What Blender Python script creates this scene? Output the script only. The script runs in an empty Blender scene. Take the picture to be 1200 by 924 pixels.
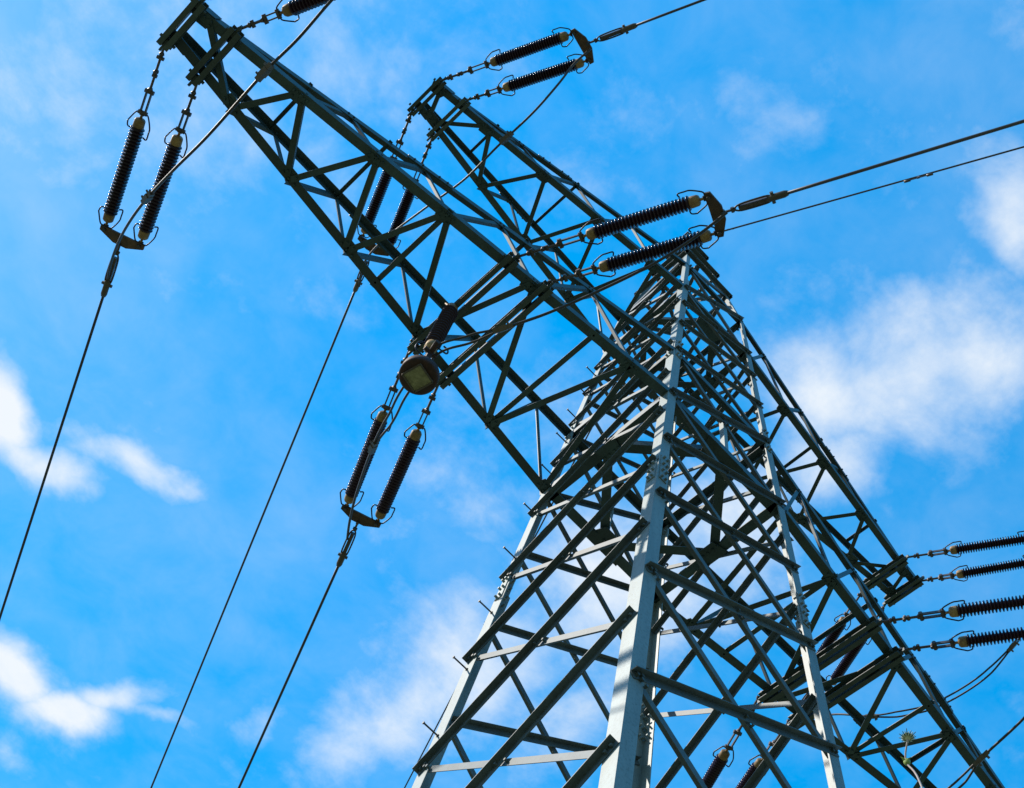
import bpy, bmesh, math, random
from mathutils import Vector, Matrix
random.seed(7)
V = Vector
SC = bpy.context.scene
COL = SC.collection
S = 1.1                      # metres per tower unit
ZG = -15.33                  # ground level in tower units (lower crossarm is z = 0)
def U(x, y, z): return V((x*S, y*S, (z-ZG)*S))
def UV(t): return U(*t)
def rad(a): return math.radians(a)

# ------------------------------------------------------------------ camera
cam = bpy.data.objects.new('camera', bpy.data.cameras.new('camera')); COL.objects.link(cam)
CP = (-5.26, -5.721, -14.605)
cam.data.sensor_width = 36.0
cam.data.lens = 1637.63/1200*36
cam.data.clip_start = 0.05
cam.data.clip_end = 6000
R = [[0.6953705965622958, -0.7037651614306466, 0.14551402335539848], [-0.6923100591607294, -0.6016886136448227, 0.3983435630144052], [-0.1927861909510998, -0.3777372231679879, -0.9056202707602603]]
M = Matrix(R).transposed().to_4x4(); M.translation = UV(CP)
cam.matrix_world = M
SC.camera = cam

# ------------------------------------------------------------------ sun and sky
SUN = V((-0.62, 0.36, 0.70)).normalized()
sun = bpy.data.objects.new('sun', bpy.data.lights.new('sun', 'SUN')); COL.objects.link(sun)
sun.data.energy = 4.8; sun.data.angle = rad(0.55); sun.data.color = (1.0, 0.94, 0.84)
sun.rotation_euler = SUN.to_track_quat('Z', 'Y').to_euler()
sun.location = (0, 0, 60)
SC.view_settings.view_transform = 'Standard'; SC.view_settings.look = 'None'
SC.view_settings.gamma = 1; SC.view_settings.use_curve_mapping = False
SC.view_settings.exposure = 0.0

world = bpy.data.worlds.new('World'); SC.world = world; world.use_nodes = True
nt = world.node_tree; N = nt.nodes; L = nt.links
for n in list(N): N.remove(n)
def nd(tree, t, **kw):
    n = tree.nodes.new(t)
    for k, v in kw.items(): setattr(n, k, v)
    return n
def mth(tree, op, a, b=None, clamp=False):
    n = nd(tree, 'ShaderNodeMath', operation=op, use_clamp=clamp)
    for i, s in enumerate((a, b)):
        if s is None: continue
        if isinstance(s, (int, float)): n.inputs[i].default_value = s
        else: tree.links.new(s, n.inputs[i])
    return n.outputs[0]
def vmt(tree, op, a, b=None):
    n = nd(tree, 'ShaderNodeVectorMath', operation=op)
    for i, s in enumerate((a, b)):
        if s is None: continue
        if isinstance(s, (tuple, list)): n.inputs[i].default_value = s
        else: tree.links.new(s, n.inputs[i])
    return n
wout = nd(nt, 'ShaderNodeOutputWorld'); bg = nd(nt, 'ShaderNodeBackground')
bg.inputs['Strength'].default_value = 0.1
sky = nd(nt, 'ShaderNodeTexSky', sky_type='NISHITA', sun_disc=False)
sky.sun_elevation = math.asin(SUN.z); sky.sun_rotation = math.atan2(SUN.x, SUN.y)
sky.air_density = 1.0; sky.dust_density = 0.25; sky.ozone_density = 2.0; sky.altitude = 200
hs = nd(nt, 'ShaderNodeHueSaturation'); hs.inputs['Hue'].default_value = 0.495
hs.inputs['Saturation'].default_value = 2.12; hs.inputs['Value'].default_value = 5.6
gam = nd(nt, 'ShaderNodeGamma'); gam.inputs['Gamma'].default_value = .55; L.new(sky.outputs[0], gam.inputs[0]); L.new(gam.outputs[0], hs.inputs['Color'])
tc = nd(nt, 'ShaderNodeTexCoord'); sep = nd(nt, 'ShaderNodeSeparateXYZ'); L.new(tc.outputs['Generated'], sep.inputs[0])
zc = mth(nt, 'MAXIMUM', sep.outputs[2], 0.06)
cmb = nd(nt, 'ShaderNodeCombineXYZ')
L.new(mth(nt, 'DIVIDE', sep.outputs[0], zc), cmb.inputs[0]); L.new(mth(nt, 'DIVIDE', sep.outputs[1], zc), cmb.inputs[1])
P = cmb.outputs[0]                                   # point on a flat cloud layer at unit height
def fbm(scale, det, rough, dist, off):
    a = vmt(nt, 'ADD', P, off)
    n = nd(nt, 'ShaderNodeTexNoise'); n.inputs['Scale'].default_value = scale; n.inputs['Detail'].default_value = det
    n.inputs['Roughness'].default_value = rough; n.inputs['Distortion'].default_value = dist
    L.new(a.outputs[0], n.inputs['Vector']); return n
warp = fbm(7, 5, .6, 0, (3, 1, 0))
wv = vmt(nt, 'SUBTRACT', warp.outputs['Color'], (.5, .5, .5))
wsc = nd(nt, 'ShaderNodeVectorMath', operation='SCALE'); L.new(wv.outputs[0], wsc.inputs[0]); wsc.inputs['Scale'].default_value = 0.07
PW = vmt(nt, 'ADD', P, wsc.outputs[0]).outputs[0]
CLOUDS = [
 (0.3966, 0.1717, 3.73, -13.1, 14.78, 4.27, 0.86),
 (0.3711, 0.2275, 9.72, -21.03, 14.85, 5.98, 0.88),
 (0.41, 0.1203, 7.2, -17.89, 17.06, 4.44, 0.86),
 (0.4256, 0.264, 6.44, -19.52, 26.42, 8.65, 0.86),
 (0.3428, 0.0402, 18.69, -31.43, 13.04, 22.24, 0.86),
 (-0.0601, 0.7527, 19.88, 5.82, -15.56, 32.09, 1.4),
 (-0.0042, 0.7676, 20.36, -3.54, 12.91, 41.44, 0.85),
 (0.0451, 0.7135, 14.51, -4.6, 19.81, 43.9, 0.72),
 (0.0848, 0.6968, 30.23, -12.49, 36.82, 69.37, 0.6),
 (-0.0191, 0.7294, 17.38, -7.82, 20.3, 32.7, 0.5),
 (0.1073, 0.9687, 20.69, -1.31, -1.7, 30.08, 1.3),
 (0.1652, 0.9695, 18.31, -14.05, 26.29, 32.81, 1.4),
 (0.1873, 0.9172, 12.89, -14.52, 45.18, 28.61, 0.85),
 (0.2258, 0.8931, 27.36, -12.44, 36.82, 69.13, 0.6),
 (0.1645, 1.0527, 38.2, -6.51, 1.68, 53.37, 0.5),
 (0.3644, 0.707, 1.29, -10.18, 19.83, -1.73, 0.85),
 (0.3785, 0.7795, 6.78, -15.67, 25.73, 4.42, 0.6),
 (0.3731, 0.6174, 1.72, -9.68, 15.49, 0.59, 0.88),
 (0.3929, 0.479, 4.69, -9.71, 13.24, 4.53, 0.86),
 (0.4112, 0.3692, 5.82, -11.34, 16.51, 6.9, 0.86),
 (-0.1308, 0.4202, 2.15, -3.85, 7.58, 5.01, 0.42),
 (0.1884, 0.0959, 1.42, -4.95, 10.43, 5.36, 0.2),
 (0.295, 0.8243, 11.32, -22.54, 42.93, 19.69, 0.5),
 (0.2611, 0.4746, 4.43, -7.45, 11.34, 3.53, 0.34),
 (0.4682, 0.6056, 3.35, -11.42, 20.64, 2.28, 0.5),
 (-0.0077, 0.4406, 8.73, -2.56, 7.16, 14.36, 0.26)]
acc = None
for cx, cy, ax, ay, bx, by, k in CLOUDS:
    d = vmt(nt, 'SUBTRACT', PW, (cx, cy, 0)).outputs[0]
    s = vmt(nt, 'DOT_PRODUCT', d, (ax, ay, 0)).outputs['Value']; t = vmt(nt, 'DOT_PRODUCT', d, (bx, by, 0)).outputs['Value']
    r2 = mth(nt, 'ADD', mth(nt, 'MULTIPLY', s, s), mth(nt, 'MULTIPLY', t, t))
    g = mth(nt, 'MULTIPLY', mth(nt, 'EXPONENT', mth(nt, 'MULTIPLY', r2, -.85)), k)
    acc = g if acc is None else mth(nt, 'MAXIMUM', acc, g)
n1 = fbm(12, 10, .62, .12, (0, 0, 0)); n2 = fbm(2.4, 6, .6, .3, (7, 2, 0)); n3 = fbm(14, 7, .6, .3, (2, 9, 0))
den = mth(nt, 'ADD', acc, mth(nt, 'MULTIPLY', mth(nt, 'SUBTRACT', n1.outputs['Fac'], .5), 1.45))
mr = nd(nt, 'ShaderNodeMapRange', interpolation_type='SMOOTHSTEP')
L.new(den, mr.inputs['Value']); mr.inputs['From Min'].default_value = .0; mr.inputs['From Max'].default_value = 1.30
veil = mth(nt, 'MULTIPLY', mth(nt, 'SUBTRACT', mth(nt, 'ADD', mth(nt, 'MULTIPLY', n2.outputs['Fac'], .6), mth(nt, 'MULTIPLY', n3.outputs['Fac'], .4)), .41, True), .6)
fac = mth(nt, 'MAXIMUM', mr.outputs[0], veil, )
mix = nd(nt, 'ShaderNodeMix', data_type='RGBA'); L.new(mth(nt, 'MULTIPLY', mth(nt, 'MINIMUM', fac, .97), mth(nt, 'ADD', mth(nt, 'MULTIPLY', n3.outputs['Fac'], .5), .78), True), mix.inputs[0])
hz = nd(nt, 'ShaderNodeMapRange', interpolation_type='SMOOTHSTEP'); L.new(sep.outputs[2], hz.inputs['Value'])
hz.inputs['From Min'].default_value = -.05; hz.inputs['From Max'].default_value = .62; hz.inputs['To Min'].default_value = .22; hz.inputs['To Max'].default_value = 1.
hzm = nd(nt, 'ShaderNodeVectorMath', operation='SCALE'); L.new(hs.outputs[0], hzm.inputs[0]); L.new(hz.outputs[0], hzm.inputs['Scale'])
L.new(hzm.outputs[0], mix.inputs[6]); mix.inputs[7].default_value = (8.8, 9.4, 10.0, 1)
L.new(mix.outputs[2], bg.inputs['Color']); L.new(bg.outputs[0], wout.inputs[0])

# ------------------------------------------------------------------ materials
def mat(name, col, rough=.5, metal=0., var=.25, scale=6., col2=None, bump=0., spec=.5, coat=0., streak=False, grime=(.62, .56, .5)):
    m = bpy.data.materials.new(name); m.use_nodes = True; t = m.node_tree; b = t.nodes['Principled BSDF']
    b.inputs['Roughness'].default_value = rough; b.inputs['Metallic'].default_value = metal
    b.inputs['Specular IOR Level'].default_value = spec; b.inputs['Coat Weight'].default_value = coat
    c = nd(t, 'ShaderNodeTexCoord'); g = nd(t, 'ShaderNodeNewGeometry')
    n = nd(t, 'ShaderNodeTexNoise'); n.inputs['Scale'].default_value = scale; n.inputs['Detail'].default_value = 6; n.inputs['Roughness'].default_value = .65
    if streak:
        mp = nd(t, 'ShaderNodeMapping'); mp.inputs['Scale'].default_value = (1, 1, .18)
        t.links.new(g.outputs['Position'], mp.inputs[0]); t.links.new(mp.outputs[0], n.inputs['Vector'])
    else: t.links.new(g.outputs['Position'], n.inputs['Vector'])
    r = nd(t, 'ShaderNodeValToRGB'); r.color_ramp.elements[0].position = .3; r.color_ramp.elements[1].position = .72
    c2 = col2 or tuple(x*(1-var) for x in col)
    r.color_ramp.elements[0].color = (*c2, 1); r.color_ramp.elements[1].color = (*col, 1)
    t.links.new(n.outputs['Fac'], r.inputs[0])
    n2 = nd(t, 'ShaderNodeTexNoise'); n2.inputs['Scale'].default_value = scale*7; n2.inputs['Detail'].default_value = 5; n2.inputs['Roughness'].default_value = .7
    t.links.new(g.outputs['Position'], n2.inputs['Vector'])
    r2 = nd(t, 'ShaderNodeValToRGB'); r2.color_ramp.elements[0].position = .28; r2.color_ramp.elements[1].position = .5
    r2.color_ramp.elements[0].color = (*grime, 1); r2.color_ramp.elements[1].color = (1, 1, 1, 1); t.links.new(n2.outputs['Fac'], r2.inputs[0])
    mu = nd(t, 'ShaderNodeMix', data_type='RGBA', blend_type='MULTIPLY'); mu.inputs[0].default_value = 1
    oi = nd(t, 'ShaderNodeObjectInfo'); rv = nd(t, 'ShaderNodeMapRange'); t.links.new(oi.outputs['Random'], rv.inputs['Value']); rv.inputs['To Min'].default_value = .72; rv.inputs['To Max'].default_value = 1.15
    vs = nd(t, 'ShaderNodeVectorMath', operation='SCALE'); t.links.new(r.outputs[0], vs.inputs[0]); t.links.new(rv.outputs[0], vs.inputs['Scale'])
    t.links.new(vs.outputs[0], mu.inputs[6]); t.links.new(r2.outputs[0], mu.inputs[7]); t.links.new(mu.outputs[2], b.inputs['Base Color'])
    if bump:
        bp = nd(t, 'ShaderNodeBump'); bp.inputs['Strength'].default_value = bump; bp.inputs['Distance'].default_value = .01
        t.links.new(n.outputs['Fac'], bp.inputs['Height']); t.links.new(bp.outputs[0], b.inputs['Normal'])
    return m
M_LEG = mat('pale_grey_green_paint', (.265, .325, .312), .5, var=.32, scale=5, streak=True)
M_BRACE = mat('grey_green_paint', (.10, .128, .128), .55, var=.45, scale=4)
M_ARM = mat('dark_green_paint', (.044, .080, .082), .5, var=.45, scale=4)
M_BEAM = mat('sunlit_beam_paint', (.070, .098, .092), .55, var=.45, scale=5)  # arm paint made lighter, standing in for sun on the beam webs
M_BOLT = mat('dull_bolt_steel', (.09, .085, .085), .5, .4, scale=30)
M_PORC = mat('brown_glazed_porcelain', (.034, .012, .026), .2, var=.3, scale=9, spec=.3)
M_CAP = mat('weathered_cap_metal', (.46, .30, .12), .6, .15, scale=16, col2=(.20, .095, .03))
M_HORN = mat('dark_steel_rod', (.035, .035, .05), .45, .5, scale=20)
M_LINK = mat('galvanised_fitting', (.16, .13, .12), .5, .5, scale=25, col2=(.07, .055, .05))
M_YOKE = mat('rusty_yoke_steel', (.17, .095, .05), .65, .2, scale=14, col2=(.06, .04, .03))
M_WIRE = mat('weathered_aluminium_strand', (.10, .095, .105), .5, .5, scale=30)
M_JUMP = mat('grey_aluminium_strand', (.075, .065, .062), .55, .3, scale=20, col2=(.045, .04, .04))
M_CLAMP = mat('cast_aluminium_clamp', (.15, .12, .09), .55, .3, scale=25)
M_RUST = mat('rust_brown_iron', (.095, .036, .022), .65, .2, scale=14, col2=(.03, .016, .014))
M_PLATE = mat('olive_weathered_plate', (.46, .42, .22), .6, .1, scale=16, col2=(.2, .18, .08))
M_GRASS = mat('meadow_grass', (.12, .135, .062), .9, scale=.7, col2=(.08, .09, .042))
M_STEM = mat('pale_plant_stem', (.72, .62, .55), .6, scale=200, col2=(.6, .42, .38), grime=(.85, .8, .8))
M_PETAL = mat('cream_flower', (.82, .80, .55), .6, scale=300, grime=(.9, .9, .8))
M_BRACT = mat('dark_green_bract', (.06, .13, .08), .6, scale=300)
M_BUD = mat('yellow_green_leaf', (.30, .38, .06), .6, scale=60)

# ------------------------------------------------------------------ builders
def smooth(bm):
    for f in bm.faces: f.smooth = True
def prism(bm, p0, p1, poly, d1, d2):
    """extrude a 2-D outline (in directions d1, d2) from p0 to p1"""
    a = [bm.verts.new(p0+d1*u+d2*v) for u, v in poly]; b = [bm.verts.new(p1+d1*u+d2*v) for u, v in poly]
    n = len(poly); fs = []
    for i in range(n): fs.append(bm.faces.new((a[i], a[(i+1) % n], b[(i+1) % n], b[i])))
    fs.append(bm.faces.new(a[::-1])); fs.append(bm.faces.new(b))
    return fs
def fix(bm): bmesh.ops.recalc_face_normals(bm, faces=bm.faces)
def ortho(ax, d):
    d = d-ax*d.dot(ax); return d.normalized()
def angle(bm, p0, p1, d1, d2, b, t=None):
    """L-section: heel on the line p0-p1, flanges along d1 and d2"""
    t = t or b*.11; ax = (p1-p0).normalized(); d1 = ortho(ax, d1); d2 = ortho(ax, d2); d2 = (d2-d1*d2.dot(d1)).normalized()
    prism(bm, p0, p1, [(0, 0), (b, 0), (b, t), (t, t), (t, b), (0, b)], d1, d2)
def channel(bm, p0, p1, web, out, h, w, t=.011):
    """U-section: web of height h along `web`, flanges w along `out`"""
    ax = (p1-p0).normalized(); d1 = ortho(ax, web); d2 = ortho(ax, out); h2 = h/2
    prism(bm, p0, p1, [(-h2, 0), (h2, 0), (h2, w), (h2-t, w), (h2-t, t), (-h2+t, t), (-h2+t, w), (-h2, w)], d1, d2)
def bar(bm, p0, p1, d1, w, th):
    ax = (p1-p0).normalized(); d1 = ortho(ax, d1); d2 = ax.cross(d1)
    prism(bm, p0, p1, [(-w/2, -th/2), (w/2, -th/2), (w/2, th/2), (-w/2, th/2)], d1, d2)
def rod(bm, p0, p1, r, n=8, r1=None):
    ax = (p1-p0).normalized(); d1 = ortho(ax, V((.31, .52, .8)) if abs(ax.z) < .9 else V((1, .2, 0))); d2 = ax.cross(d1); r1 = r if r1 is None else r1
    a = []; b = []
    for i in range(n):
        q = d1*math.cos(2*math.pi*i/n)+d2*math.sin(2*math.pi*i/n); a.append(bm.verts.new(p0+q*r)); b.append(bm.verts.new(p1+q*r1))
    for i in range(n): bm.faces.new((a[i], a[(i+1) % n], b[(i+1) % n], b[i])).smooth = n > 6
    bm.faces.new(a[::-1]); bm.faces.new(b)
def tube(bm, pts, r, n=8, closed_ends=True):
    rings = []; prev = None
    rr = r if isinstance(r, (list, tuple)) else [r]*len(pts)
    for i, p in enumerate(pts):
        ax = (pts[min(i+1, len(pts)-1)]-pts[max(i-1, 0)]).normalized()
        if prev is None: d1 = ortho(ax, V((.2, .3, .93)) if abs(ax.z) < .9 else V((1, .1, 0)))
        else: d1 = ortho(ax, prev)
        prev = d1; d2 = ax.cross(d1)
        rings.append([bm.verts.new(p+(d1*math.cos(2*math.pi*k/n)+d2*math.sin(2*math.pi*k/n))*rr[i]) for k in range(n)])
    for a, b in zip(rings, rings[1:]):
        for k in range(n): bm.faces.new((a[k], a[(k+1) % n], b[(k+1) % n], b[k])).smooth = True
    if closed_ends: bm.faces.new(rings[0][::-1]); bm.faces.new(rings[-1])
def lathe(bm, prof, n=20, o=V((0, 0, 0)), ax=V((0, 0, 1))):
    """prof: list of (z, r)"""
    d1 = ortho(ax, V((1, 0, 0)) if abs(ax.x) < .9 else V((0, 1, 0))); d2 = ax.cross(d1); rings = []
    for z, r in prof: rings.append([bm.verts.new(o+ax*z+(d1*math.cos(2*math.pi*k/n)+d2*math.sin(2*math.pi*k/n))*r) for k in range(n)])
    for a, b in zip(rings, rings[1:]):
        for k in range(n): bm.faces.new((a[k], a[(k+1) % n], b[(k+1) % n], b[k])).smooth = True
    bm.faces.new(rings[0][::-1]); bm.faces.new(rings[-1])
def plate(bm, pts, nrm, th):
    """flat polygon plate, thickness th along nrm"""
    a = [bm.verts.new(p-nrm*th/2) for p in pts]; b = [bm.verts.new(p+nrm*th/2) for p in pts]; n = len(pts)
    for i in range(n): bm.faces.new((a[i], a[(i+1) % n], b[(i+1) % n], b[i]))
    bm.faces.new(a[::-1]); bm.faces.new(b)
def bolt(bm, p, nrm, r=.022, h=.03): rod(bm, p, p+nrm*h, r, 6)
def spline(pts, k=8):
    out = []; n = len(pts)
    for i in range(n-1):
        p0, p1, p2, p3 = pts[max(i-1, 0)], pts[i], pts[i+1], pts[min(i+2, n-1)]
        for j in range(k):
            t = j/k; out.append(.5*((2*p1)+(p2-p0)*t+(2*p0-5*p1+4*p2-p3)*t*t+(3*p1-p0-3*p2+p3)*t**3))
    out.append(pts[-1].copy()); return out

def thing(name, label, cat, loc, group=None, rot=None):
    o = bpy.data.objects.new(name, None); COL.objects.link(o); o.location = loc; o.empty_display_size = .2
    if rot is not None: o.rotation_mode = 'QUATERNION'; o.rotation_quaternion = rot
    o['label'] = label; o['category'] = cat
    if group: o['group'] = group
    return o
ORG = {}
def obj(name, bm, m, parent=None, origin=None, label=None):
    """link one mesh object; vertices are in world space and are shifted to the origin of their thing"""
    fix(bm)
    me = bpy.data.meshes.new(name); bm.to_mesh(me); bm.free(); me.materials.append(m)
    o = bpy.data.objects.new(name, me); COL.objects.link(o)
    if parent is not None:
        org = origin if origin is not None else ORG.get(parent.name)
        if org is None: org = parent.location.copy() if parent.type == 'EMPTY' else V((0, 0, 0))
        me.transform(Matrix.Translation(-org)); o.parent = parent; ORG[o.name] = org
    if label: o['label'] = label
    return o
def BM(): return bmesh.new()

# ------------------------------------------------------------------ ground
bm = BM(); n = 48; ext = 3000.
def gz(x, y): 
    r = math.hypot(x, y); return 0.0 if r < 12 else (math.sin(x*.021+1)+math.cos(y*.017))*min(1, (r-12)/120)*1.2-.0
xs = [math.copysign(abs(i/(n/2)-1)**2.6*ext, i-n/2) for i in range(n+1)]
vv = [[bm.verts.new((x, y, gz(x, y))) for y in xs] for x in xs]
for i in range(n):
    for j in range(n): bm.faces.new((vv[i][j], vv[i+1][j], vv[i+1][j+1], vv[i][j+1])).smooth = True
g = obj('ground', bm, M_GRASS); g['kind'] = 'structure'

# ------------------------------------------------------------------ lattice tower
K, KY, WY = 0.056, 0.049, 1.010
Z2, Z3, Z4, ZT = 1.665, 4.647, 6.035, 10.35
def wx(z): return 1-K*z if z <= Z4 else (1-K*Z4)*(1-(z-Z4)/(ZT-Z4))+.05*(z-Z4)/(ZT-Z4)
def wy(z): return WY-KY*z if z <= Z4 else (WY-KY*Z4)*(1-(z-Z4)/(ZT-Z4))+.05*(z-Z4)/(ZT-Z4)
CORN = {'N': (-1, -1), 'L': (-1, 1), 'F': (1, 1), 'R': (1, -1)}
def leg(c, z): a, b = CORN[c]; return U(a*wx(z), b*wy(z), z)
def legw(z): return .165 if z < -.9 else (.14 if z < 1.7 else (.12 if z < 5 else .09))
tower = thing('lattice_tower', 'tall grey green steel lattice pylon with two crossarms and a pointed peak', 'pylon', U(0, 0, ZG))
TORG = tower.location.copy()
X_, Y_, Z_ = V((1, 0, 0)), V((0, 1, 0)), V((0, 0, 1))
# foundations
for c in 'NLFR':
    bm = BM(); p = leg(c, ZG); 
    lathe(bm, [(-.3, .42), (.28, .38), (.32, .34)], 24, V((p.x, p.y, 0)))
    obj('footing', bm, mat('concrete', (.36, .35, .32), .85, scale=8) if c == 'N' else bpy.data.materials['concrete'], tower)
# legs with splices
PEGZ = [-12.6, -11.6, -10.6, -9.6, -8.6, -7.7, -6.7, -5.75, -4.78, -3.75, -2.74, -1.63, -.6, .42, 1.35, 2.1, 2.9, 3.6]
for c in 'NLFR':
    a, b = CORN[c]; bm = BM(); cuts = [ZG, -8.6, -2.2, 1.72, 5.2, Z4, ZT]
    for z0, z1 in zip(cuts, cuts[1:]):
        w = .185 if z1 <= -8.5 else (.165 if z1 < -2 else (.14 if z1 < 2 else (.12 if z1 < 6 else .085)))
        angle(bm, leg(c, z0), leg(c, z1), V((-a, 0, 0)), V((0, -b, 0)), w, .016)
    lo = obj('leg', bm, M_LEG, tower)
    for zs, nb in ((-2.2, 4), (1.72, 3), (-8.6, 5)):
        for dn, fl, out in ((V((-a, 0, 0)), V((0, b, 0)), 1), (V((0, -b, 0)), V((a, 0, 0)), 1)):
            bm = BM(); bb = bm; p0, p1 = leg(c, zs-.28), leg(c, zs+.28); off = fl*.004
            bar(bm, p0+dn*.085+off+fl*.002, p1+dn*.075+off+fl*.002, dn, .11, .012)
            for i in range(nb):
                f = -.24+.48*i/(nb-1)
                for dd in (.055, .11): bolt(bb, leg(c, zs+f)+dn*dd+fl*.01, fl, .017, .035); bolt(bb, leg(c, zs+f)+dn*dd-fl*.016, -fl, .013, .05)
            obj('splice_plate', bm, M_LEG, lo)
    if c == 'L':
        for z in PEGZ:
            bm = BM(); p = leg(c, z)+V((0, -.07, 0)); q = p+V((-.19, .0, .0)); rod(bm, p+V((.03, 0, 0)), q, .010, 6); rod(bm, q, q+V((-.012, 0, 0)), .017, 6); rod(bm, p+V((-.012, 0, 0)), p, .02, 6)
            obj('step_bolt', bm, M_BOLT, lo)

FACES = {'NR': ('N', 'R', V((0, -1, 0))), 'LF': ('L', 'F', V((0, 1, 0))), 'NL': ('N', 'L', V((-1, 0, 0))), 'RF': ('R', 'F', V((1, 0, 0)))}
ZNR = [-14.6, -12.2, -10.0, -7.95, -6.15, -4.44, -2.84, -1.4, .05, 1.67, 2.82, 3.8, Z3, Z4]
ZNL = [-13.4, -11.1, -9.0, -7.07, -5.26, -3.58, -2.05, -.6, .72, 1.9, 2.95, 3.9, 4.9, Z4]
low = BM()
def face_pt(c, other, z, inset, n, off):
    p = leg(c, z); q = leg(other, z); return p+(q-p).normalized()*inset+n*off
def brace(A, Bc, n, zA, zB, b, outside, m, ext=.0):
    """one diagonal on a face from corner A at zA up/down to corner Bc at zB"""
    io = .06 if outside else (.115 if max(zA, zB) < -1 else .09); p0 = face_pt(A, Bc, zA, io, n, .003 if outside else -.019); p1 = face_pt(Bc, A, zB, io, n, .003 if outside else -.019)
    ax = (p1-p0).normalized(); up = ortho(ax, Z_)
    p0 = p0-ax*.05; p1 = p1+ax*.05
    tgt = low if max(zA, zB) < -8.2 else BM()
    # flat flange hangs below the heel, the outstanding flange is the upper edge
    angle(tgt, p0+up*b*.5, p1+up*b*.5, -up, n if outside else -n, b)
    if tgt is not low:
        
        for e, sg_ in ((p0, 1), (p1, -1)):
            for q_ in (.055, .12): bolt(tgt, e+ax*q_*sg_+n*(.0 if outside else .02), n, .017, .035)
            if not outside: bolt(tgt, e+ax*.06*sg_+n*.035, n, .015, .02)
        bolt(tgt, (p0+p1)/2, n, .014, .04)
        obj('brace', tgt, m, tower)
for fn, (A, Bc, n) in FACES.items():
    zs = ZNR if fn in ('NR', 'LF') else ZNL
    for z0, z1 in zip(zs, zs[1:]):
        b = .074 if z1 < -2 else (.068 if z1 < 2 else .056)
        o1 = fn in ('NR', 'RF')
        brace(A, Bc, n, z0, z1, b, o1, M_BRACE); brace(A, Bc, n, z1, z0, b, not o1, M_BRACE)
o = obj('brace', low, M_BRACE, tower); o['kind'] = 'stuff'
# diaphragm frames at the crossarm levels
def mid(a, b, z): return (leg(a, z)+leg(b, z))/2
for z, s, top in ((0, .14, Z2), (Z3, .11, Z4)):
    for fn, (A, Bc, n) in FACES.items():
        bm = BM(); i = n*-.025+Z_*.009
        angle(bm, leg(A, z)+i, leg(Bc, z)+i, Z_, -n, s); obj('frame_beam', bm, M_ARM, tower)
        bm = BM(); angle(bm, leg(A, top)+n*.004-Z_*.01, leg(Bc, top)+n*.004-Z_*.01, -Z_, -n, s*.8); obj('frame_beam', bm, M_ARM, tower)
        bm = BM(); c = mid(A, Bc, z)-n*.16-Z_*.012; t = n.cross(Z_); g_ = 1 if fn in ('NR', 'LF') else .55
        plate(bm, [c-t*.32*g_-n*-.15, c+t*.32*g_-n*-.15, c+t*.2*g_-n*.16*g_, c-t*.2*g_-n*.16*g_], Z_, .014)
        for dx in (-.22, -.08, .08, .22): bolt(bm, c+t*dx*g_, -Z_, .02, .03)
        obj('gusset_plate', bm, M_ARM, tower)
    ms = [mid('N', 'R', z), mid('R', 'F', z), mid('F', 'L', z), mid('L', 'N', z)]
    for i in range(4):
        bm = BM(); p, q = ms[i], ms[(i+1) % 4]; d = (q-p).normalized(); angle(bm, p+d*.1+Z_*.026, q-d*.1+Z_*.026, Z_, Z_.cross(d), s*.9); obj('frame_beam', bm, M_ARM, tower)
    for fn in (('NR', 'LF') if z == 0 else ()):
        A, Bc, n = FACES[fn]; bm = BM(); p = mid(A, Bc, z); q = mid(A, Bc, z+.62*(top-z)); angle(bm, p-n*.03, q-n*.03, X_, -n, .07); obj('post', bm, M_LEG, tower)
# peak
zp = [Z4, 7.25, 8.3, 9.25, 10.0]
for fn, (A, Bc, n) in FACES.items():
    for i, z in enumerate(zp):
        if i: 
            bm = BM(); e = (leg(Bc, z)-leg(A, z)).normalized()*.06; angle(bm, leg(A, z)+n*.004-e, leg(Bc, z)+n*.004+e, -Z_, n, .075); obj('peak_brace', bm, M_BRACE, tower)
        if i < 4:
            bm = BM(); f = 1 if fn in ('NR', 'LF') else 0
            P0, P1 = (A, Bc) if (i+f) % 2 else (Bc, A); angle(bm, leg(P0, z), leg(P1, zp[i+1]), -Z_, -n, .06); obj('peak_brace', bm, M_BRACE, tower)
bm = BM(); p = U(0, 0, ZT-.1); plate(bm, [p+V((-.16, -.12, 0)), p+V((.16, -.12, 0)), p+V((.16, .12, 0)), p+V((-.16, .12, 0))], Z_, .02); obj('peak_cap', bm, M_BRACE, tower)

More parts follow.
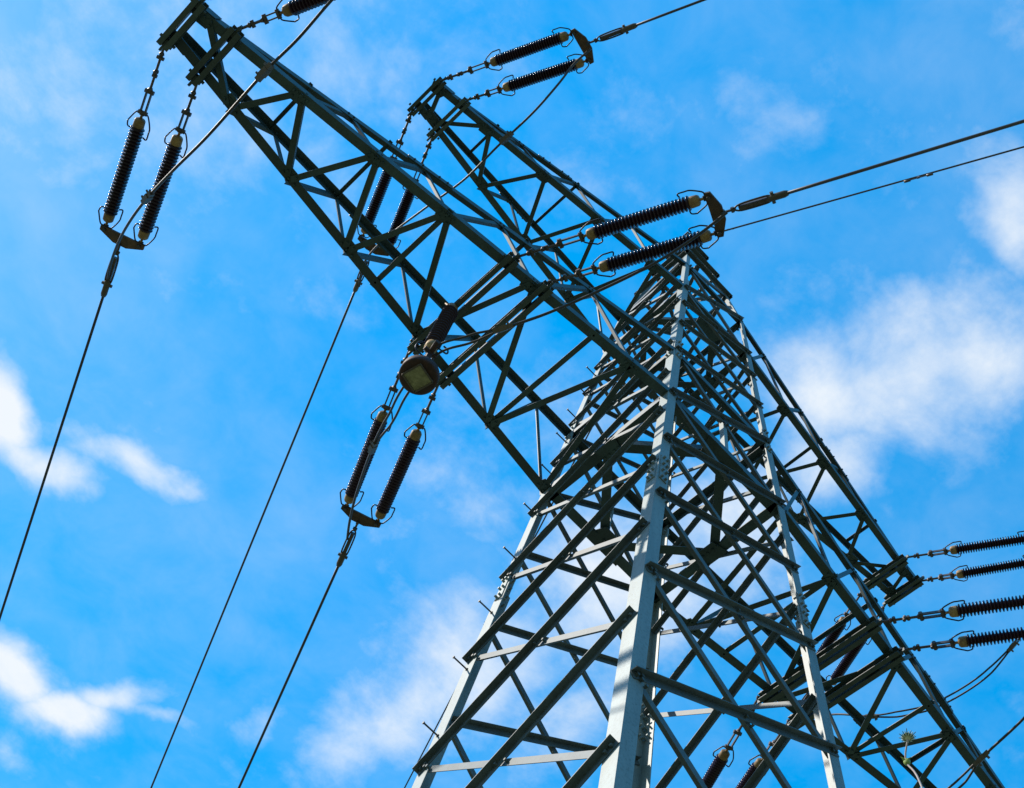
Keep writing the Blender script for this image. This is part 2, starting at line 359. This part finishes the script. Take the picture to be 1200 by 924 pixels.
# ------------------------------------------------------------------ crossarms
def crossarm(z0, z1, X, t, Pn, Qn, struts, beams, sizes, sg):
    """one arm; sg = -1 left, +1 right (the right arm is the left one turned by 180 degrees)"""
    cb, cu, db = sizes; w0x, w0y = wx(z0), wy(z0); w1x, w1y = wx(z1), wy(z1)
    def rt(p): return U(p[0]*-sg, p[1]*-sg, p[2])          # built for the left, turned for the right
    def vec(x, y, z): return V((x*-sg, y*-sg, z))
    def bot(x, s): u = (x-w0x)/(X-w0x); return rt((-x, s*(w0y+(t-w0y)*u), z0))
    def upp(x, s): u = (x-w1x)/(X-w1x); return rt((-x, s*(w1y+(t*.86-w1y)*u), z1+(z0+.17-z1)*u))
    root = bpy.data.objects.new('crossarm', None); COL.objects.link(root); root.parent = tower; ORG[root.name] = TORG
    for s in (-1, 1):                                        # gusset plates at the joints and tip
        for x in (Pn if s < 0 else Qn):
            gm = BM()
            p = bot(x, s); ax = (bot(x-.3, s)-p).normalized()
            plate(gm, [p-ax*.16+vec(0, -s*.0, .012), p+ax*.16+vec(0, 0, .012), p+ax*.10+vec(0, -s*.17, .012), p-ax*.10+vec(0, -s*.17, .012)], Z_, .010)
            for dx in (-.1, 0, .1): bolt(gm, p+ax*dx+vec(0, -s*.05, .0), -Z_, .016, .03)
            obj('gusset_plate', gm, M_ARM, root)
        gm = BM(); a, b2 = bot(X, s), bot(X-.5, s); ax = (b2-a).normalized()
        plate(gm, [a-ax*.03+vec(0, s*.010, .01), a+ax*.26+vec(0, s*.010, .01), a+ax*.30+vec(0, s*.010, .14), a-ax*.02+vec(0, s*.010, .17)], vec(0, 1, 0), .012); obj('tip_plate', gm, M_ARM, root)
    for s in (-1, 1):
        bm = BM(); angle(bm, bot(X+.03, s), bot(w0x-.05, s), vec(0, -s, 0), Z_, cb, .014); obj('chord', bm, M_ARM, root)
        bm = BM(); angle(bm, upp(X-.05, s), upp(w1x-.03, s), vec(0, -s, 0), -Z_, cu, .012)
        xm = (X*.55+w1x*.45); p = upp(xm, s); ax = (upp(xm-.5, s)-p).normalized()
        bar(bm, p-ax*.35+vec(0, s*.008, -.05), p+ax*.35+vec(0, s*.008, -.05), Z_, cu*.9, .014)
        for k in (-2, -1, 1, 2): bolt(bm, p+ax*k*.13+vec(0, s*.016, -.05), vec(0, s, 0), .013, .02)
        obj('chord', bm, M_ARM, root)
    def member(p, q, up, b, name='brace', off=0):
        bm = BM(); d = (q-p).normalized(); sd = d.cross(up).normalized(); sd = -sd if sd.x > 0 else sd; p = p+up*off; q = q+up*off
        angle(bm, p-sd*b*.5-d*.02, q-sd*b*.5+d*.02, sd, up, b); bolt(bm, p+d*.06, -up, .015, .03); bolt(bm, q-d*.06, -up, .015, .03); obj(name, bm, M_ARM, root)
    # bottom lattice: zigzag P -> Q
    seq = []
    for i in range(len(Pn)):
        seq.append((Pn[i], -1)); 
        if i < len(Qn): seq.append((Qn[i], 1))
    for (xa, sa), (xb, sb) in zip(seq, seq[1:]): 
        pa, pb = bot(xa, sa), bot(xb, sb); e = (pb-pa).normalized()*.08; member(pa+e, pb-e, Z_, db, off=-.012)
    for x, which in struts:
        if which == 'b': member(bot(x, -1), bot(x, 1), Z_, db*.9, off=.03)
        else:
            member(upp(x, -1), upp(x, 1), -Z_, db*.7, off=-.0)
    # side lattices between the bottom and the upper chord
    for s, nodes in ((-1, Pn), (1, Qn)):
        nn = [x for x in nodes if x < X-.8]; side = vec(0, s, 0)
        for x0, x1 in zip(nn, nn[1:]):
            xm = (x0+x1)/2
            if xm < w1x+.1: continue
            for xa in (x0, x1): member(bot(xa, s)-side*.02, upp(xm, s)-side*.02, Y_, db*.72)
    # cross beams that carry the insulators: double channels
    for x in beams:
        bm = BM(); c0 = bot(x, -1)+vec(0, -.10, -.0); c1 = bot(x, 1)+vec(0, .10, 0)
        for dx in (-1, 1): channel(bm, c0+vec(dx*.018, 0, -.07), c1+vec(dx*.018, 0, -.07), Z_, vec(dx, 0, 0), .13, .066 if z0 == 0 else .056)
        for e, dr in ((c0, vec(0, -1, 0)), (c1, vec(0, 1, 0))):
            plate(bm, [e+vec(0, 0, -.10)-dr*.1, e+vec(0, 0, -.02)-dr*.1, e+vec(0, 0, -.03)+dr*.07, e+vec(0, 0, -.09)+dr*.07], X_, .03)
            for k in (-1, 1): bolt(bm, e+vec(k*.085, 0, -.06)-dr*.08, vec(k, 0, 0), .02, .03)
        obj('cross_beam', bm, M_BEAM, root)
    return root
for sg in (-1, 1):
    crossarm(0, Z2, 7.59, .243, [7.45, 6.17, 5.14, 4.16, 2.95, 1.5], [6.63, 5.65, 4.65, 3.42, 2.06, 1.02],
             [(4.16, 'b'), (2.05, 'b'), (5.14, 'u'), (3.2, 'u'), (6.2, 'u')], [7.56, 7.094, 3.311, 2.818], (.120, .10, .078), sg)
    crossarm(Z3, Z4, 5.222, .233, [5.15, 4.28, 3.27, 2.26, 1.24], [4.95, 3.79, 2.75, 1.70, .76],
             [(2.75, 'u'), (4.2, 'u')], [5.2, 4.766], (.105, .085, .066), sg)

# ------------------------------------------------------------------ insulator strings
PL = 1.32                                                    # cap to cap
def make_parts():
    pr = {}
    bm = BM(); n = 27; prof = [(.06, .05)]                     # porcelain long rod with sheds
    for i in range(n):
        z = .085+(PL-.17)*i/(n-1); prof += [(z-.014, .047), (z-.006, .088), (z+.001, .091), (z+.007, .086), (z+.016, .049)]
    prof.append((PL-.06, .05)); lathe(bm, prof, 24); pr['shed_rod'] = (bm, M_PORC)
    for nm, z, s in (('t', 0, 1), ('b', PL, -1)):
        bm = BM(); lathe(bm, [(-.056*s, .022), (-.05*s, .03), (-.046*s, .054), (-.03*s, .066), (-.024*s, .07), (.055*s, .074), (.064*s, .07), (.07*s, .05)], 10, V((0, 0, z)))
        rod(bm, V((0, 0, z-.12*s)), V((0, 0, z-.04*s)), .018, 8); pr['end_cap'+nm] = (bm, M_CAP)
        bm = BM(); zz = z-.11*s
        for k in (-1, 1):
            pts = [V((0, 0, zz)), V((.05*k, 0, zz-.012*s)), V((.085*k, 0, zz+.01*s)), V((.14*k, 0, zz+.13*s)), V((.145*k, 0, zz+(.17+.03*k)*s))]
            if k > 0: pts += [V((.145*k, 0, zz+.27*s)), V((.13*k, 0, zz+.285*s)), V((.095*k, .0, zz+.27*s))]
            else: pts += [V((.13*k, 0, zz+.205*s)), V((.085*k, 0, zz+.215*s))]
            tube(bm, spline(pts, 4), .0095, 6)
        rod(bm, V((-.03, 0, zz)), V((.03, 0, zz)), .02, 8); pr['arcing_horn'+nm] = (bm, M_HORN)
    out = {}
    for k, (bm, m) in pr.items():
        fix(bm); me = bpy.data.meshes.new(k.rstrip('tb') if k[-1] in 'tb' and k != 'x' else k); bm.to_mesh(me); bm.free(); me.materials.append(m); out[k] = me
    return out
PARTS = make_parts()
def chain_mesh(bm, Lc):
    """shackles, links and a turnbuckle along +z over the length Lc (ends under the cap stud)"""
    L1 = Lc-.11; tb = min(.30, L1*.36); z = -.03; nl = 3 if L1 > .75 else 2; seg = (L1-tb+.03)/nl
    for i in range(nl):
        z1 = z+seg; w = .045 if i % 2 else .03
        rod(bm, V((0, 0, z)), V((0, 0, z1)), .018, 6)
        rod(bm, V((-w, 0, z+.02)), V((w, 0, z+.02)), .024, 6); rod(bm, V((0, -w, z1-.03)), V((0, w, z1-.03)), .024, 6)
        lathe(bm, [(z1-.06, .016), (z1-.03, .036), (z1, .02)], 8)
        z = z1
    for k in (-1, 1): bar(bm, V((.030*k, 0, z-.02)), V((.030*k, 0, z+tb)), V((0, 1, 0)), .045, .018)
    for q in (z+.0, z+tb-.02): rod(bm, V((-.058, 0, q)), V((.058, 0, q)), .028, 8)
    rod(bm, V((0, 0, z+tb-.03)), V((0, 0, Lc-.05)), .015, 6)
def frame_quat(d, side):
    z = d.normalized(); x = ortho(z, side); y = z.cross(x)
    return Matrix((x, y, z)).transposed().to_quaternion()
first = {}
def insulator(A, K1, K2, label, group='long rod insulator strings hung from the crossarms'):
    A, K1, K2 = UV(A), UV(K1), UV(K2); d = (K2-A).normalized(); Lc = (K1-A).length; sc = (K2-K1).length/PL
    t = thing('insulator_string', label, 'insulator', A, group, frame_quat(d, d.cross(Z_)))
    bm = BM(); chain_mesh(bm, Lc); fix(bm); me = bpy.data.meshes.new('link_chain'); bm.to_mesh(me); bm.free(); me.materials.append(M_LINK)
    o = bpy.data.objects.new('link_chain', me); COL.objects.link(o); o.parent = t
    for k, me in PARTS.items():
        if k not in first: o = bpy.data.objects.new(k.rstrip('tb') if k != 'shed_rod' else k, me); first[k] = o
        else: o = first[k].copy()
        COL.objects.link(o); o.parent = t; o.location = (0, 0, Lc); o.scale = (1, 1, sc)
    return A+d*(Lc+sc*PL+.16), d                             # where the yoke bolt sits
STR = {
'AlQt': ((-7.583, .298, .0), (-7.235, 1.214, -.01), (-6.781, 2.342, -.015)), 'AlQs': ((-7.068, .35, .0), (-6.823, 1.049, -.01), (-6.369, 2.189, -.015)),
'AlPt': ((-7.598, -.300, -.03), (-7.252, -1.085, -.151), (-6.789, -2.172, -.365)), 'AlPs': ((-7.093, -.409, -.03), (-6.843, -.967, -.116), (-6.38, -2.054, -.329)),
'AlQ1': ((-3.332, .88, 0), (-2.972, 1.734, 0), (-2.473, 2.862, .0)), 'AlQ2': ((-2.809, .931, 0), (-2.554, 1.607, 0), (-2.075, 2.722, 0)),
'AlP1': ((-3.288, -.86, -.03), (-2.987, -1.689, -.156), (-2.521, -2.782, -.371)), 'AlP2': ((-2.834, -.92, -.03), (-2.624, -1.531, -.099), (-2.15, -2.605, -.317)),
'BlQt': ((-5.206, .30, 4.63), (-4.849, 1.108, 4.64), (-4.468, 2.11, 4.64)), 'BlQs': ((-4.744, .37, 4.63), (-4.428, 1.113, 4.64), (-4.074, 1.99, 4.64)),
'BlPt': ((-5.214, -.30, 4.63), (-4.889, -1.057, 4.492), (-4.477, -2.043, 4.3)), 'BlPs': ((-4.774, -.37, 4.63), (-4.519, -.932, 4.529), (-4.081, -1.946, 4.329)),
'ArP2': ((2.851, -.911, -.03), (3.183, -1.675, -.163), (3.646, -2.762, -.377)), 'ArP1': ((3.31, -.85, -.03), (3.6, -1.495, -.121), (4.062, -2.582, -.335)),
'BrPs': ((4.767, -.36, 4.63), (5.062, -1.025, 4.517), (5.50, -2.03, 4.33)), 'BrPt': ((5.249, -.30, 4.63), (5.446, -.846, 4.555), (5.88, -1.85, 4.36)),
'BrQs': ((4.79, .38, 4.63), (5.07, 1.047, 4.644), (5.46, 2.02, 4.644)), 'BrQt': ((5.213, .30, 4.64), (5.511, .966, 4.653), (5.87, 1.92, 4.66)),
'ArQ2': ((2.80, .93, 0), (3.214, 1.80, 0), (3.65, 2.89, 0)), 'ArQ1': ((3.30, .87, 0), (3.544, 1.56, 0), (3.99, 2.66, 0))}
LAB = {
'AlQt': 'brown ribbed insulator string at the far left, outermost on the big crossarm tip',
'AlQs': 'brown ribbed insulator string crossed by the sagging jumper cable near the left crossarm tip',
'AlPt': 'insulator string leaving the photo at the top, outermost behind the big left crossarm tip',
'AlPs': 'insulator string cut by the top edge, right of the left crossarm tip',
'AlQ1': 'insulator string under the round weight with a jumper cable running along it',
'AlQ2': 'insulator string right of the one with the jumper cable, hanging below the round weight',
'AlP1': 'upper of the two large insulator strings pulling right just above the tower peak',
'AlP2': 'lower of the two large insulator strings, lying right across the tower peak',
'BlQt': 'left one of two distant insulator strings seen through the big left crossarm',
'BlQs': 'right one of two distant insulator strings seen through the big left crossarm',
'BlPt': 'upper insulator string of the pair at the tip of the upper left crossarm',
'BlPs': 'lower insulator string of the pair at the tip of the upper left crossarm',
'BrPs': 'topmost of the four insulator strings running out of the right edge',
'BrPt': 'second from the top of the four insulator strings at the right edge',
'ArP2': 'third from the top of the four insulator strings at the right edge',
'ArP1': 'lowest of the four insulator strings at the right edge, above a sagging jumper cable',
'BrQs': 'reddish insulator string right of the right tower leg, top cap against sky',
'BrQt': 'reddish insulator string behind the right crossarm beams, the right one of the pair',
'ArQ2': 'reddish insulator string at the bottom edge left, hanging in the gap between crossed braces',
'ArQ1': 'reddish insulator string at the bottom edge partly hidden behind a diagonal brace'}
END = {}
for k, (a, b, c) in STR.items(): END[k] = insulator(a, b, c, LAB[k])
GC = 'line conductors clamped to the yokes'
SETS = [('AlQt', 'AlQs', 'left of the big left crossarm tip', 1), ('AlPt', 'AlPs', 'beyond the top edge at the left', -1),
 ('AlQ1', 'AlQ2', 'below the round weight', 1), ('AlP1', 'AlP2', 'beside the tower peak', -1),
 ('BlQt', 'BlQs', 'seen through the big left crossarm', 1), ('BlPt', 'BlPs', 'above the upper left crossarm', -1),
 ('BrPt', 'BrPs', 'right of the upper right crossarm tip', -1), ('ArP1', 'ArP2', 'beyond the lower right crossarm', -1),
 ('BrQt', 'BrQs', 'behind the tower legs at the lower right', 1), ('ArQ1', 'ArQ2', 'under the bottom edge behind the tower', 1)]
YK = {}
for k1, k2, where, sy in SETS:
    e1, d1 = END[k1]; e2, d2 = END[k2]; d = (d1+d2).normalized(); c = (e1+e2)/2; s = (e2-e1).normalized(); d = ortho(s, d); nrm = d.cross(s).normalized()
    h = (e2-e1).length/2
    y = thing('yoke_plate', 'rust brown yoke plate joining two insulators '+where, 'yoke plate', c, 'yoke plates of the insulator pairs')
    bm = BM(); prof = [(-h-.06, -.035), (h+.06, -.035), (h+.06, .03), (.09, .115), (-.09, .115), (-h-.06, .03)]
    plate(bm, [c+s*a+d*b for a, b in prof], nrm, .03); obj('plate', bm, M_YOKE, y)
    bm = BM()
    for p in (e1, e2, c+d*.1): bolt(bm, p+nrm*.014, nrm, .024, .035); bolt(bm, p-nrm*.014, -nrm, .024, .035)
    obj('bolt', bm, M_BOLT, y)
    # dead-end fittings and conductor
    q = c+d*.1; wd = V((.372, .928, -.004)) if sy > 0 else V((.366, -.915, -.171)); wd.normalize()
    w = thing('conductor', 'dark conductor wire clamped to the yoke '+where, 'power line', q, GC)
    bm = BM(); rod(bm, q, q+wd*.16, .016, 6); rod(bm, q+wd*.12-s*.03, q+wd*.12+s*.03, .022, 6)
    for k in (-1, 1):
        pts = [q+wd*.13, q+wd*.22+s*.04*k, q+wd*.50+s*.045*k, q+wd*.58+s*.03*k]; tube(bm, spline(pts, 4), .012, 6)
    bar(bm, q+wd*.20, q+wd*.56, s, .05, .06); obj('clamp_strap', bm, M_LINK, w)
    bm = BM(); lathe(bm, [(0, .03), (.02, .042), (.2, .042), (.24, .03)], 12, q+wd*.54, wd); rod(bm, q+wd*.60-s*.07, q+wd*.60+s*.07, .022, 8); obj('dead_end_clamp', bm, M_CLAMP, w)
    L0 = 300.; pts = []
    for i in range(61):
        f = (i/60)**2; x = f*L0; sl = wd.z; p = q+V((wd.x, wd.y, 0))*x; p.z = q.z+(.48*wd.z if 0 else 0)+ (sl*x+(-sl if sl < -.1 else .03)*x*x/L0 - (.03*x if sl > -.1 else 0)*0); pts.append(p+wd*0)
    st = q+wd*.5; pts = [st]+[p for p in pts if (p-q).length > .8]
    bm = BM(); tube(bm, pts, .0195, 8); obj('wire', bm, M_WIRE, w); YK[k1] = (c, d, s, q)

# ------------------------------------------------------------------ jumper cables
def jumper(pts, label, clamps, r=.0175, twin=None):
    """twin = (i0, i1): between these control points the cable is doubled"""
    P_ = [UV(p) for p in pts]; t = thing('jumper_cable', label, 'cable', P_[len(P_)//2], 'jumper cables looping past the crossarms')
    bm = BM(); sp = spline(P_, 8)
    if twin:
        a, b = twin[0]*8, twin[1]*8; tube(bm, sp[:a+1], r, 8)
        if b < len(sp)-1: tube(bm, sp[b:], r, 8)
        for k in (-1, 1):
            q = []
            for i in range(a, b+1):
                tg = (sp[min(i+1, len(sp)-1)]-sp[max(i-1, 0)]).normalized(); sd = tg.cross(V((-.19, -.38, -.9))).normalized(); q.append(sp[i]+sd*k*.036*min(1, (i-a)/6, (b-i)/6+(1 if b == len(sp)-1 else 0))+sd*k*.006)
            tube(bm, q, r*.85, 8)
    else: tube(bm, sp, r, 8)
    obj('cable', bm, M_JUMP, t)
    for c in clamps:
        i = int(c*8); p = sp[i]; tg = (sp[min(i+1, len(sp)-1)]-sp[max(i-1, 0)]).normalized(); sd = ortho(tg, V((.5, -.3, .8)))
        bm = BM(); bar(bm, p-tg*.12, p+tg*.12, sd, .062, .055); bar(bm, p-tg*.05, p+tg*.05, sd, .08, .065)
        for k in (-1, 1):
            for j in (-1, 1): bolt(bm, p+tg*.07*k+tg.cross(sd)*.03+sd*.02*j, tg.cross(sd), .014, .035)
        obj('connector_clamp', bm, M_CLAMP, t)
    return t
jumper([(-6.296, 2.986, -.0), (-6.392, 2.691, -.18), (-6.474, 2.259, -.45), (-6.515, 1.79, -.75), (-6.524, 1.301, -1.0), (-6.497, .715, -1.25), (-6.465, .109, -1.4), (-6.478, -.784, -1.42), (-6.472, -1.237, -1.3), (-6.509, -1.707, -1.05), (-6.50, -2.137, -.8), (-6.45, -2.725, -.48)],
       'long sagging jumper cable with two clamps crossing the left crossarm tip', (4, 7))
jumper([(-3.935, 2.8, 4.6), (-4.128, 2.46, 4.45), (-4.2, 2.06, 4.25), (-4.2, 1.55, 4.0), (-4.154, .799, 3.6), (-4.087, .041, 3.35), (-4.104, -.605, 3.3), (-4.096, -1.244, 3.4), (-4.12, -1.684, 3.7), (-4.147, -1.93, 4.0), (-4.125, -2.2, 4.22)],
       'thin jumper cable with one clamp crossing the upper left crossarm', (6.3,))
jumper([(-2.111, 3.298, 0.0), (-2.3, 2.987, -.15), (-2.547, 2.502, -.4), (-2.893, 1.701, -.8), (-3.06, 1.121, -1.08), (-3.2, .7, -1.27), (-3.323, .071, -1.40), (-3.177, -.282, -1.36), (-3.011, -.612, -1.28), (-2.806, -1.015, -1.15), (-2.6, -1.531, -1.0), (-2.397, -2.102, -.8), (-2.285, -2.581, -.62), (-2.24, -2.968, -.5)],
       'grey twin jumper cable held by the hanging insulator with the round weight', (3, 8), twin=(3, 8))
jumper([(6.1, -2.5, 4.2), (6.25, -1.7, 3.85), (6.32, -.943, 3.5), (6.364, -.316, 3.3), (6.28, .399, 3.2), (6.107, .885, 3.2), (5.95, 1.351, 3.35), (5.85, 1.89, 3.75), (6.05, 2.5, 4.4)],
       'twin jumper cable curving through the sky under the right edge insulators', (2, 6), r=.018, twin=(2, 6))
jumper([(4.25, -2.95, -.42), (4.2, -2.3, -.8), (4.183, -1.692, -1.15), (4.195, -1.074, -1.35), (4.299, -.639, -1.4), (4.4, .018, -1.3), (4.5, 1.2, -1.0), (4.5, 2.4, -.4), (4.45, 3.0, 0)],
       'jumper cable with a clamp crossing the lower right corner of the photo', (3,), twin=(3, 7))

# ------------------------------------------------------------------ hanging jumper insulator with counterweight
ht = U(-3.37, .10, -.13); hb = U(-3.35, .10, -1.38)
h = thing('weighted_insulator', 'short upright insulator with a round rusty counterweight hanging under the left crossarm', 'insulator', ht)
bm = BM(); n = 15; H = (ht-hb).length; prof = [(.0, .05), (.1, .05)]
for i in range(n):
    z = .13+(H-.34)*i/(n-1); prof += [(z-.020, .05), (z-.008, .096), (z+.002, .100), (z+.008, .092), (z+.024, .055)]
prof += [(H-.15, .055)]
lathe(bm, prof, 24, ht, -Z_); obj('shed_rod', bm, M_PORC, h)
bm = BM(); lathe(bm, [(-.04, .045), (-.02, .075), (.08, .078), (.10, .06)], 18, ht, -Z_)
for k in (-1, 1): rod(bm, ht+V((.09*k, .03, .06)), ht+V((.07*k, -.02, -.05)), .014, 6)
obj('end_cap', bm, M_CAP, h)
bm = BM(); lathe(bm, [(H-.17, .058), (H-.15, .075), (H-.04, .078), (H-.02, .05), (H+.03, .03)], 18, ht, -Z_); obj('end_cap', bm, M_CAP, h)
bm = BM(); p = hb+V((0, 0, -.02)); rod(bm, p+V((-.03, -.16, 0)), p+V((.03, .16, 0)), .035, 8); bar(bm, p+V((0, 0, .05)), p+V((0, 0, -.62)), X_, .06, .035); rod(bm, p+V((-.09, 0, -.02)), p+V((.09, 0, -.02)), .028, 8); obj('hanger', bm, M_RUST, h)
bm = BM(); tube(bm, spline([p+V((-.0, .1, .0)), p+V((-.14, .12, .05)), p+V((-.15, .1, .2)), p+V((-.09, .08, .25))], 4), .011, 6); tube(bm, spline([p+V((.0, -.1, .0)), p+V((.14, -.1, .05)), p+V((.15, -.08, .2)), p+V((.09, -.06, .25))], 4), .011, 6); obj('arcing_horn', bm, M_HORN, h)
wc = U(-3.335, .12, -2.02)
bm = BM(); lathe(bm, [(0, .05), (.005, .20), (.02, .222), (.12, .222), (.135, .205), (.14, .05)], 40, wc, Z_); w = obj('counterweight', bm, M_RUST, h)
bm = BM(); c, s_ = math.cos(rad(12)), math.sin(rad(12)); a = .122
plate(bm, [wc+V((x*c-y*s_, x*s_+y*c, -.012)) for x, y in ((-a, -a), (a, -a), (a, a), (-a, a))], Z_, .02); pl = obj('square_plate', bm, M_PLATE, w)
bm = BM()
for x, y in ((-a, -a), (a, -a), (a, a), (-a, a)):
    for f in (1,): bar(bm, wc+V((x*c-y*s_, x*s_+y*c, -.026)), wc+V((-y*c-x*s_, -y*s_+x*c, -.026)), Z_, .012, .02)
obj('plate_rim', bm, M_CLAMP, w)
# sling chains from the beam to the weight
for dx, dy in ((-.19, .06), (.15, -.14)): pass

# ------------------------------------------------------------------ earth wires from the peak
for lab, wd, damp in (('thin earth wire with a damper running from the tower peak to the right edge', V((.385, -.905, -.155)), True), ('thin earth wire running from the tower peak down behind the left tower leg', V((.372, .928, 0)), False)):
    wd.normalize(); q = U(0, 0, ZT-.12)+V((wd.x, wd.y, 0))*.1; e = thing('earth_wire', lab, 'power line', q)
    pts = [q+V((wd.x, wd.y, 0))*x+V((0, 0, wd.z*x+(.155 if damp else .02)*x*x/330)) for x in [300*(i/60)**2 for i in range(61)]]
    bm = BM(); tube(bm, pts, .0195, 6); obj('wire', bm, M_WIRE, e)
    s = wd.cross(Z_).normalized()
    bm = BM(); tube(bm, [q+wd*(.1+.02*i)+(s*math.cos(i*.6)+Z_*math.sin(i*.6))*.016 for i in range(40)], .006, 5); rod(bm, q-wd*.05, q+wd*.3, .022, 8); obj('dead_end_grip', bm, M_LINK, e)
    if damp:
        p = min(pts, key=lambda v: abs((v-q).length-4.05*S)); p = q+(p-q).normalized()*4.1*S
        bm = BM(); dn = V((0, 0, -1)); bar(bm, p, p+dn*.09, wd, .05, .03); rod(bm, p+dn*.09-wd*.24, p+dn*.09+wd*.24, .008, 6)
        for k in (-1, 1): rod(bm, p+dn*.09+wd*.15*k, p+dn*.09+wd*.27*k, .026, 8)
        obj('vibration_damper', bm, M_LINK, e)

# ------------------------------------------------------------------ flowering weed beside the camera
def FP(x, y, z): return V((x, y, z-ZG*S))
f = thing('flowering_weed', 'slender weed with a spiky cream flower head in the lower right foreground', 'wild plant', V((-5.20, -6.02, 0)))
top = FP(-5.261, -5.987, -15.271); mid_ = FP(-5.2555, -5.9795, -15.283); lowp = FP(-5.252, -5.985, -15.306)
stem = spline([V((-5.20, -6.02, -.02)), V((-5.215, -6.01, .5)), V((-5.235, -5.995, 1.2)), lowp+V((.006, -.004, -.08)), lowp, mid_, top], 6)
bm = BM(); tube(bm, stem, [.0009-.0003*i/(len(stem)-1) for i in range(len(stem))], 8); obj('stem', bm, M_STEM, f)
bm = BM(); lathe(bm, [(-.0005, .0008), (.0010, .0022), (.0022, .0034), (.0028, .0031)], 16, top, Z_); hd = obj('flower_head', bm, M_PETAL, f)
bm = BM(); bb = BM()
for i in range(22):
    a = i*2*math.pi/22; d = V((math.cos(a), math.sin(a), 0)); tgt = bb if i % 2 else bm; k = random.uniform(.8, 1.2)
    p0 = top+d*.0024+Z_*.0010; p1 = p0+d*.0026*k+Z_*.0016*k; rod(tgt, p0, p1, .0007, 6, .0002)
    if i % 2: rod(tgt, p1, p1+d*.0009*k+Z_*.0008, .0004, 5, .0001)
obj('petal', bm, M_PETAL, hd); obj('bract', bb, M_BRACT, hd)
bm = BM(); lathe(bm, [(-.003, .0008), (-.001, .0022), (.0015, .0024), (.004, .0008)], 12, mid_+V((.001, .0, 0)), V((.2, .1, .97)).normalized()); obj('bud', bm, M_BUD, f)
for d in (V((-.7, .3, .5)), V((.6, .3, .6)), V((.2, -.7, .5))):
    bm = BM(); d.normalize(); sd = d.cross(Z_).normalized(); nn = sd.cross(d); p = mid_
    plate(bm, [p-sd*.0006, p+d*.002-sd*.0009, p+d*.0045, p+d*.002+sd*.0009, p+sd*.0006], nn, .0003); obj('leaf', bm, M_BUD, f)
